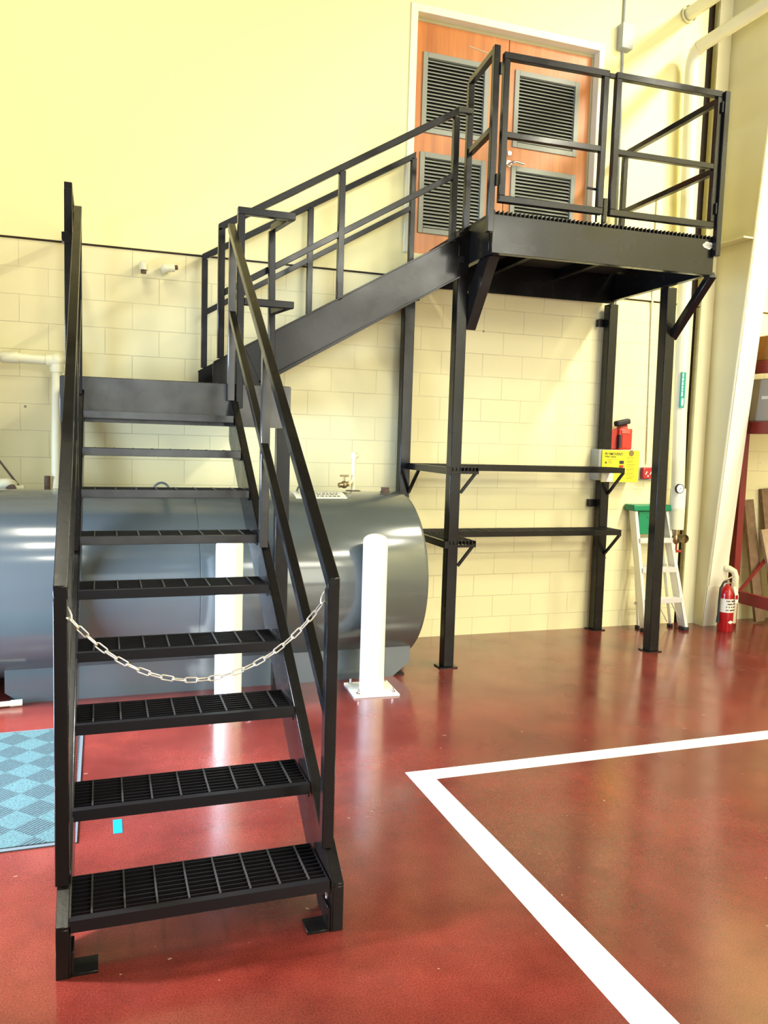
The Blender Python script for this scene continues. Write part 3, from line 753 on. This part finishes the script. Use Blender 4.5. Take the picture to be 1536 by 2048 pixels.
# ================================================================== RIGHT END PIPES
sp_ = thing('sprinkler_riser', (5.39, 6.56, 0), 'thick cream pipe rising beside the wall corner with gauge and brass outlet', 'pipe')
YP = 6.58
def xp(z): return 5.402-.0355*(z-1.0)
MB().cyl((xp(1.14), YP, 1.14), (xp(5.33), YP, 5.33), .064, n=32).build('riser', 'pipe_white', sp_)
pts = [(xp(5.33), YP, 5.33), (xp(5.4), YP-.012, 5.42), (xp(5.45), YP-.05, 5.485), (xp(5.5), YP-.11, 5.51)]
MB().tube(pts, .064, 24).build('elbow', 'pipe_white', sp_)
MB().cyl((xp(5.5), YP-.10, 5.51), (xp(5.5), 1.8, 5.51), .058, n=32).build('overhead_run', 'pipe_white', sp_)
MB().cyl((xp(1.1), YP, .995), (xp(1.1), YP, 1.215), .073, n=32).build('drain_sleeve', 'cream_steel', sp_)
MB().cyl((xp(1.2), YP, 1.20), (xp(1.2), YP, 1.40), .075, n=32).build('sleeve', 'trim_cream', sp_)
gg = MB().lathe([(0, -.02), (.042, -.02), (.046, -.024), (.046, 0), (0, 0)], (5.318, YP-.10, 1.405), 'Y', 28).cyl((5.318, YP-.1, 1.405), (5.318, YP-.06, 1.405), .01).build('gauge', 'rubber_black', sp_)
MB().lathe([(0, -.002), (.039, -.002), (.039, 0)], (5.318, YP-.1215, 1.405), 'Y', 28).build('dial', 'gauge_white', gg)
MB().bar((5.305, YP-.1245, 1.396), (5.331, YP-.1245, 1.414), .003, .004).build('needle', 'ink_black', gg)
MB().cyl((xp(1)-.01, YP, .93), (xp(1)-.01, YP, .995), .045).sphere((xp(1)-.01, YP, .90), .058).cyl((xp(1), YP, .92), (5.425, YP-.10, .91), .034).lathe([(.042, -.12), (.042, -.08), (.030, -.08)], (5.42, YP, .91), 'Y', 20).build('brass_outlet', 'brass', sp_)
MB().cyl((5.40, YP-.02, .78), (5.40, YP-.02, .86), .009).cyl((5.36, YP-.02, .775), (5.45, YP-.02, .775), .013).build('valve_handle', 'valve_red', sp_)
ls = MB().box(5.292+.0, 5.345, YP-.072, YP-.058, 2.19, 2.53).build('pipe_label', 'label_teal', sp_)
lb_ = MB()
for z0, z1 in ((2.485, 2.52), (2.445, 2.478), (2.405, 2.438), (2.378, 2.398), (2.352, 2.371), (2.30, 2.345)):
    lb_.box(5.302, 5.318, YP-.0735, YP-.072, z0, z1)
lb_.build('label_lettering', 'label_pale', ls)
MB().prism([(5.308, YP-.0735, 2.28), (5.332, YP-.0735, 2.28), (5.332, YP-.0735, 2.222), (5.320, YP-.0735, 2.20), (5.308, YP-.0735, 2.222)], (0, .0015, 0)).build('label_arrow', 'sticker_white', ls)
p2 = thing('upper_branch_pipe', (5.33, 6.6, 5.86), 'cream pipe leaving the wall near the top right above the elbow', 'pipe')
MB().cyl((5.27, 6.69, 5.90), (5.27, 2.2, 5.90), .06, n=32).build('pipe', 'pipe_white', p2)
MB().lathe([(.075, 0), (.075, .03), (.06, .03)], (5.27, 6.68, 5.90), 'Y', 28).build('wall_collar', 'pipe_white', p2)
# conduits
cz = thing('grey_conduit', (4.57, 6.7, 5.4), 'grey metal conduit with junction box running up the wall right of the door', 'conduit')
MB().tube([(4.55, YU-.014, 7.2), (4.56, YU-.014, 5.66)], .013, 12).tube([(4.565, YU-.014, 5.44), (4.62, YU-.014, 3.3), (4.645, YU-.014, 3.22), (4.655, YW-.012, 3.1), (4.645, YW-.012, 2.18), (4.665, YW-.012, 1.95), (4.67, YW-.012, 1.77)], .011, 12).build('tube', 'pvc_grey', cz)
MB().box(4.505, 4.625, YU-.085, YU-.001, 5.44, 5.665).build('junction_box', 'pvc_grey', cz, .004)
c2 = thing('thin_conduit', (5.09, 6.73, 2.3), 'thin painted conduit dropping to the red alarm box', 'conduit')
MB().tube([(5.045, YU-.012, 4.2), (5.055, YU-.012, 3.3), (5.075, YW-.012, 3.1), (5.12, YW-.012, 1.63)], .010, 12).build('tube', 'pipe_white', c2)
for z in (2.86, 2.0):
    MB().box(5.06+.03*(3.1-z)/1.4, 5.13+.03*(3.1-z)/1.4, YW-.005, YW-.001, z-.008, z+.008).build('strap', 'pipe_white', c2)
for x, y2, l_, nm in ((.309, 6.64, 'white stub elbow pointing down on the block wall', 0), (.49, 6.64, 'white stub elbow pointing right on the block wall', 1)):
    t = thing('stub_elbow', (x, YW, 3.08), l_, 'pipe fitting')
    if nm == 0: MB().cyl((x, YW, 3.085), (x, y2, 3.085), .030).sphere((x, y2, 3.085), .034).cyl((x, y2, 3.085), (x, y2, 3.045), .033).build('elbow', 'pipe_white', t)
    else: MB().cyl((x-.02, YW, 3.075), (x-.02, y2, 3.075), .033).sphere((x-.02, y2, 3.075), .036).cyl((x-.02, y2, 3.075), (x+.05, y2, 3.085), .032).build('elbow', 'pipe_white', t)
    (MB().cyl((x, y2, 3.045), (x, y2, 3.018), .020) if nm == 0 else MB().cyl((x+.05, y2, 3.085), (x+.075, y2, 3.088), .018)).build('plug', 'rust', t)

# ================================================================== CONTROL PANEL, LANTERN, ALARM
cp = thing('control_panel', (4.72, 6.68, 1.46), 'yellow faced control box on the block wall behind the right shelf brackets', 'control box')
MB().box(4.475, 4.905, 6.605, YW-.001, 1.47, 1.765).build('housing', 'pvc_grey', cp, .003)
fc = MB().box(4.505, 4.925, 6.592, 6.604, 1.455, 1.76).build('face_plate', 'sign_yellow', cp, .002)
text('PLYMOVENT', .036, face_cam(4.532, 6.5915, 1.712), 'ink_black', 'title_lettering', fc)
text('Vehicle Exhaust', .020, face_cam(4.532, 6.5915, 1.692), 'ink_black', 'subtitle_lettering', fc)
b = MB()
for r_, (x0, x1, z) in enumerate(((4.56, 4.68, 1.672), (4.575, 4.62, 1.660))): b.box(x0, x1, 6.591, 6.592, z, z+.003)
for k in range(13):
    z = 1.69-.0165*k; b.box(4.78, 4.78+random.uniform(.07, .11), 6.591, 6.592, z, z+.0035)
b.prism([(4.532, 6.592, 1.632), (4.562, 6.592, 1.632), (4.547, 6.592, 1.658)], (0, -.001, 0))
for k in range(3): b.box(4.572, 4.615, 6.591, 6.592, 1.635+k*.008, 1.638+k*.008)
b.build('fine_print', 'rust', fc)
MB().box(4.70, 4.745, 6.585, 6.592, 1.632, 1.662).build('black_button', 'ink_black', fc)
MB().box(4.70, 4.743, 6.585, 6.592, 1.597, 1.619).build('red_button', 'sticker_red', fc)
MB().box(4.70, 4.743, 6.585, 6.592, 1.562, 1.582).build('green_button', 'sticker_green', fc)
MB().box(4.510, 4.635, 6.589, 6.592, 1.458, 1.545).build('paper_label', 'sticker_white', fc)
b = MB(); b.lathe([(0, -.001), (.03, -.001), (.03, 0)], (4.83, 6.592, 1.735), 'Y', 18); b.build('round_sticker', 'brass', fc)
ln = thing('lantern', (4.74, 6.66, 1.767), 'red hand lantern with black tilted head standing on the yellow control box', 'lantern')
MB().box(4.625, 4.70, 6.64, 6.735, 1.768, 1.965).build('battery_case', 'sticker_red', ln, .008, 2)
MB().box(4.695, 4.845, 6.61, 6.70, 1.768, 1.97).build('body', 'lamp_red', ln, .012, 2)
MB().box(4.725, 4.795, 6.603, 6.612, 1.785, 1.91).build('grip_panel', 'lamp_red', ln, .003)
MB().box(4.69, 4.715, 6.602, 6.64, 1.78, 1.91).build('side_clip', 'rubber_black', ln, .003)
MB().box(4.715, 4.81, 6.600, 6.612, 1.92, 1.958).build('switch_plate', 'pale_red', ln, .003)
MB().cyl((4.765, 6.67, 1.965), (4.755, 6.655, 2.00), .055, .05).build('neck', 'pale_red', ln)
hd_ = MB(); hd_.bar((4.665, 6.64, 2.012), (4.815, 6.64, 2.045), .075, .052, up=(0, 0, 1)); hd_.build('lamp_head', 'rubber_black', ln, .016, 3)
al = thing('fire_alarm', (5.09, 6.7, 1.54), 'small red fire alarm box on the wall beside the yellow panel', 'alarm')
MB().box(4.955, 5.20, 6.70, YW-.001, 1.475, 1.60).build('back_box', 'pvc_grey', al, .002)
fb = MB().box(5.025, 5.135, 6.655, 6.70, 1.485, 1.60).build('cover', 'alarm_red', al, .010, 2)
b = MB().bar((5.055, 6.654, 1.53), (5.072, 6.654, 1.56), .002, .010).bar((5.108, 6.654, 1.53), (5.125, 6.654, 1.56), .002, .010).lathe([(0, -.001), (.009, -.001), (.009, 0)], (5.085, 6.655, 1.515), 'Y', 12)
b.build('strobe_marks', 'sticker_white', fb)

# ================================================================== LADDER (folded, leaning on the wall)
ld = thing('stepladder', (5.2, 6.5, 0), 'folded aluminium stepladder with green top leaning on the block wall', 'ladder')
AL = 'aluminium'
def Lp(x, t, off=0): # t 0 bottom 1 top ; off to the back
    return Vector((x, 6.455+.185*t+off, .02+1.17*t))
def lx(t, s): return (5.010-.075*t) if s < 0 else (5.465-.165*t)
for s in (-1, 1):
    rl = MB().bar(Lp(lx(0, s), 0, .025), Lp(lx(1, s), 1, .025), .022, .10, up=(0, 1, 0)).bar(Lp(lx(0, s)-.012*s*-1, 0, -.03), Lp(lx(1, s), 1, -.03), .035, .006, up=(0, 1, 0)).build('front_rail', AL, ld, .002)
    MB().box(lx(0, s)-.03, lx(0, s)+.03, 6.41, 6.50, 0, .035).build('foot', 'rubber_black', rl, .004)
for t in (.245, .50, .745):
    xa, xb = lx(t, -1), lx(t, 1); p = Lp(0, t)
    MB().box(xa, xb, p.y-.05, p.y+.03, p.z-.03, p.z+.02).build('step', AL, ld, .002)
for s in (-1, 1):
    x0, x1 = (5.035, 4.975) if s < 0 else (5.42, 5.27)
    rr = MB().bar((x0, 6.605, .03), (x1, 6.695, 1.13), .018, .03, up=(0, 1, 0)).build('rear_rail', AL, ld, .002)
    MB().box(x0-.02, x0+.02, 6.58, 6.63, 0, .03).build('foot', 'rubber_black', rr, .003)
for z in (.25, .62, .95):
    MB().bar((5.0, 6.62+.07*z, z), (5.38, 6.62+.07*z, z), .01, .025).build('rear_brace', AL, ld)
MB().bar((5.04, 6.49, .10), (5.10, 6.51, .26), .004, .018, up=(0, 1, 0)).bar((5.44, 6.49, .10), (5.34, 6.51, .27), .004, .018, up=(0, 1, 0)).bar((5.38, 6.6, .05), (5.25, 6.62, .27), .004, .014, up=(0, 1, 0)).build('gusset', AL, ld)
MB().box(4.885, 5.33, 6.575, 6.735, 1.175, 1.235).build('top_cap', 'ladder_green', ld, .01, 2)
MB().box(4.965, 5.27, 6.60, 6.612, .945, 1.17).build('tool_tray', 'ladder_green', ld, .004)
MB().lathe([(0, -.002), (.03, -.002), (.03, 0)], (5.115, 6.574, 1.207), 'Y', 20).build('cap_sticker', 'label_pale', ld)
b = MB(); b.tube([(5.06+.055*math.cos(a), 6.597, 1.06+.055*math.sin(a)) for a in [PI*(-.4)+PI*.9*k/12 for k in range(13)]], .005, 8); b.build('moulded_ring', 'ladder_green', ld)

# ================================================================== EXTINGUISHER, DOWNPIPE
ex = thing('fire_extinguisher', (5.90, 6.40, 0), 'red fire extinguisher standing on the floor against the cream column', 'fire extinguisher')
EX, EY, R_ = 5.865, 6.34, .074
MB().lathe([(0, .0), (R_-.006, .0), (R_, .008), (R_, .36), (R_*.93, .40), (R_*.7, .435), (R_*.35, .455), (.02, .46), (.02, .475), (0, .475)], (EX, EY, 0), 'Z', 40).build('cylinder', 'ext_red', ex)
MB().lathe([(R_+.001, .195), (R_+.001, .33)], (EX, EY, 0), 'Z', 40).build('label_band', 'sticker_white', ex)
b = MB()
for k in range(9):
    a = -PI/2-.65+.16*k; 
    for z in (.22, .25, .28, .31):
        if random.random() < .75:
            b.box(EX+(R_+.002)*math.cos(a)-.006, EX+(R_+.002)*math.cos(a)+.006, EY+(R_+.003)*math.sin(a)-.001, EY+(R_+.003)*math.sin(a), z-.006, z+.006)
b.build('label_print', 'rust', ex)
MB().box(EX-.012, EX+.012, EY-.015, EY+.015, .47, .51).bar((EX-.05, EY, .505), (EX+.075, EY, .545), .018, .010).bar((EX-.01, EY, .495), (EX+.07, EY, .468), .016, .008).build('valve_head', 'chrome', ex, .002)
MB().tube([(EX-.01, EY, .495), (EX-.055, EY-.01, .49), (EX-.092, EY-.01, .43), (EX-.098, EY-.01, .30), (EX-.098, EY-.01, .14)], .011, 10).cyl((EX-.098, EY-.01, .16), (EX-.098, EY-.01, .09), .013, .018).build('hose', 'rubber_black', ex)
tagp = MB().prism([(EX-.005, EY-R_-.008, .455), (EX+.03, EY-R_-.008, .46), (EX+.068, EY-R_-.012, .37), (EX+.066, EY-R_-.012, .29), (EX+.03, EY-R_-.012, .295), (EX+.025, EY-R_-.012, .37)], (0, .002, 0)).build('inspection_tag', 'sticker_white', ex)
MB().box(EX+.03, EX+.06, EY-R_-.0135, EY-R_-.012, .33, .372).build('tag_panel', 'alarm_red', tagp)
MB().prism([(EX-.035, EY-R_-.003, .10), (EX, EY-R_-.003, .118), (EX+.035, EY-R_-.003, .10), (EX, EY-R_-.003, .082)], (0, .003, 0)).build('diamond_mark', 'sticker_white', ex)
dp = thing('drain_pipe', (6.07, 6.42, 0), 'cream drain pipe with bend behind the fire extinguisher', 'pipe')
MB().tube([(5.965, 6.50, .60), (5.995, 6.47, .60), (6.03, 6.44, .575), (6.045, 6.43, .52), (6.045, 6.43, .44)], .032, 16).build('bend', 'pipe_white', dp)
MB().cyl((6.045, 6.43, .45), (6.04, 6.43, .05), .034).build('pipe', 'pipe_white', dp)

# ================================================================== RACK BEYOND THE COLUMN
rk = thing('pallet_rack', (6.5, 5.5, 0), 'dark red pallet rack behind the cream column at the right edge', 'rack')
RX = 6.135
for y in (6.55, 4.6):
    for x in (RX, RX+.85):
        MB().box(x-.04, x+.04, y-.04, y+.04, 0, 3.0).build('upright', 'rack_red', rk, .003)
    MB().bar((RX+.04, y, .3), (RX+.81, y, 1.1), .03, .02, up=(0, 1, 0)).build('cross_brace', 'rack_red', rk)
for z in (.33, 2.03, 2.62):
    for x in (RX-.045, RX+.85):
        MB().box(x-.02, x+.02, 4.64, 6.51, z-.07, z+.05).build('beam', 'rack_red', rk, .003)
bx = MB().box(RX-.02, RX+.7, 5.5, 6.48, 2.085, 2.50)
o = tag(bx.build('storage_box', 'box_grey', None, .01), 'grey box with a small white label on the red rack beam', 'box')
MB().box(RX-.0215, RX-.02, 6.25, 6.33, 2.30, 2.33).build('label', 'sticker_white', o)
tag(MB().box(RX-.01, RX+.7, 5.4, 6.48, 2.675, 2.92).build('orange_crate', 'crate_orange', None, .01), 'brown-orange crate on the top beam of the red rack', 'crate')
# boards leaning on the wall
for k, (x0, xt, ht, w_, mt_, y0) in enumerate(((6.50, 6.40, 1.28, .12, 'old_wood', 6.54), (6.74, 6.62, 1.40, .13, 'old_wood', 6.54), (6.84, 6.74, 1.02, .10, 'pale_wood', 6.36), (6.98, 6.86, 1.30, .13, 'old_wood', 6.54), (6.62, 6.52, .98, .09, 'pale_wood', 6.36))):
    lab = ('weathered board leaning left-most against the wall under the rack', 'tallest dark board with pale end leaning on the wall', 'short pale board leaning in front of the dark ones', 'right-most dark board leaning on the wall at the frame edge', 'narrow pale board leaning beside the left-most one')[k]
    o = MB().bar((x0, y0, 0.02), (xt, 6.715-.12*(k in (2, 4)), ht), w_, .035, up=(0, 1, 0)).build('wood_board', mt_)
    tag(o, lab, 'board', 'boards leaning behind the column')
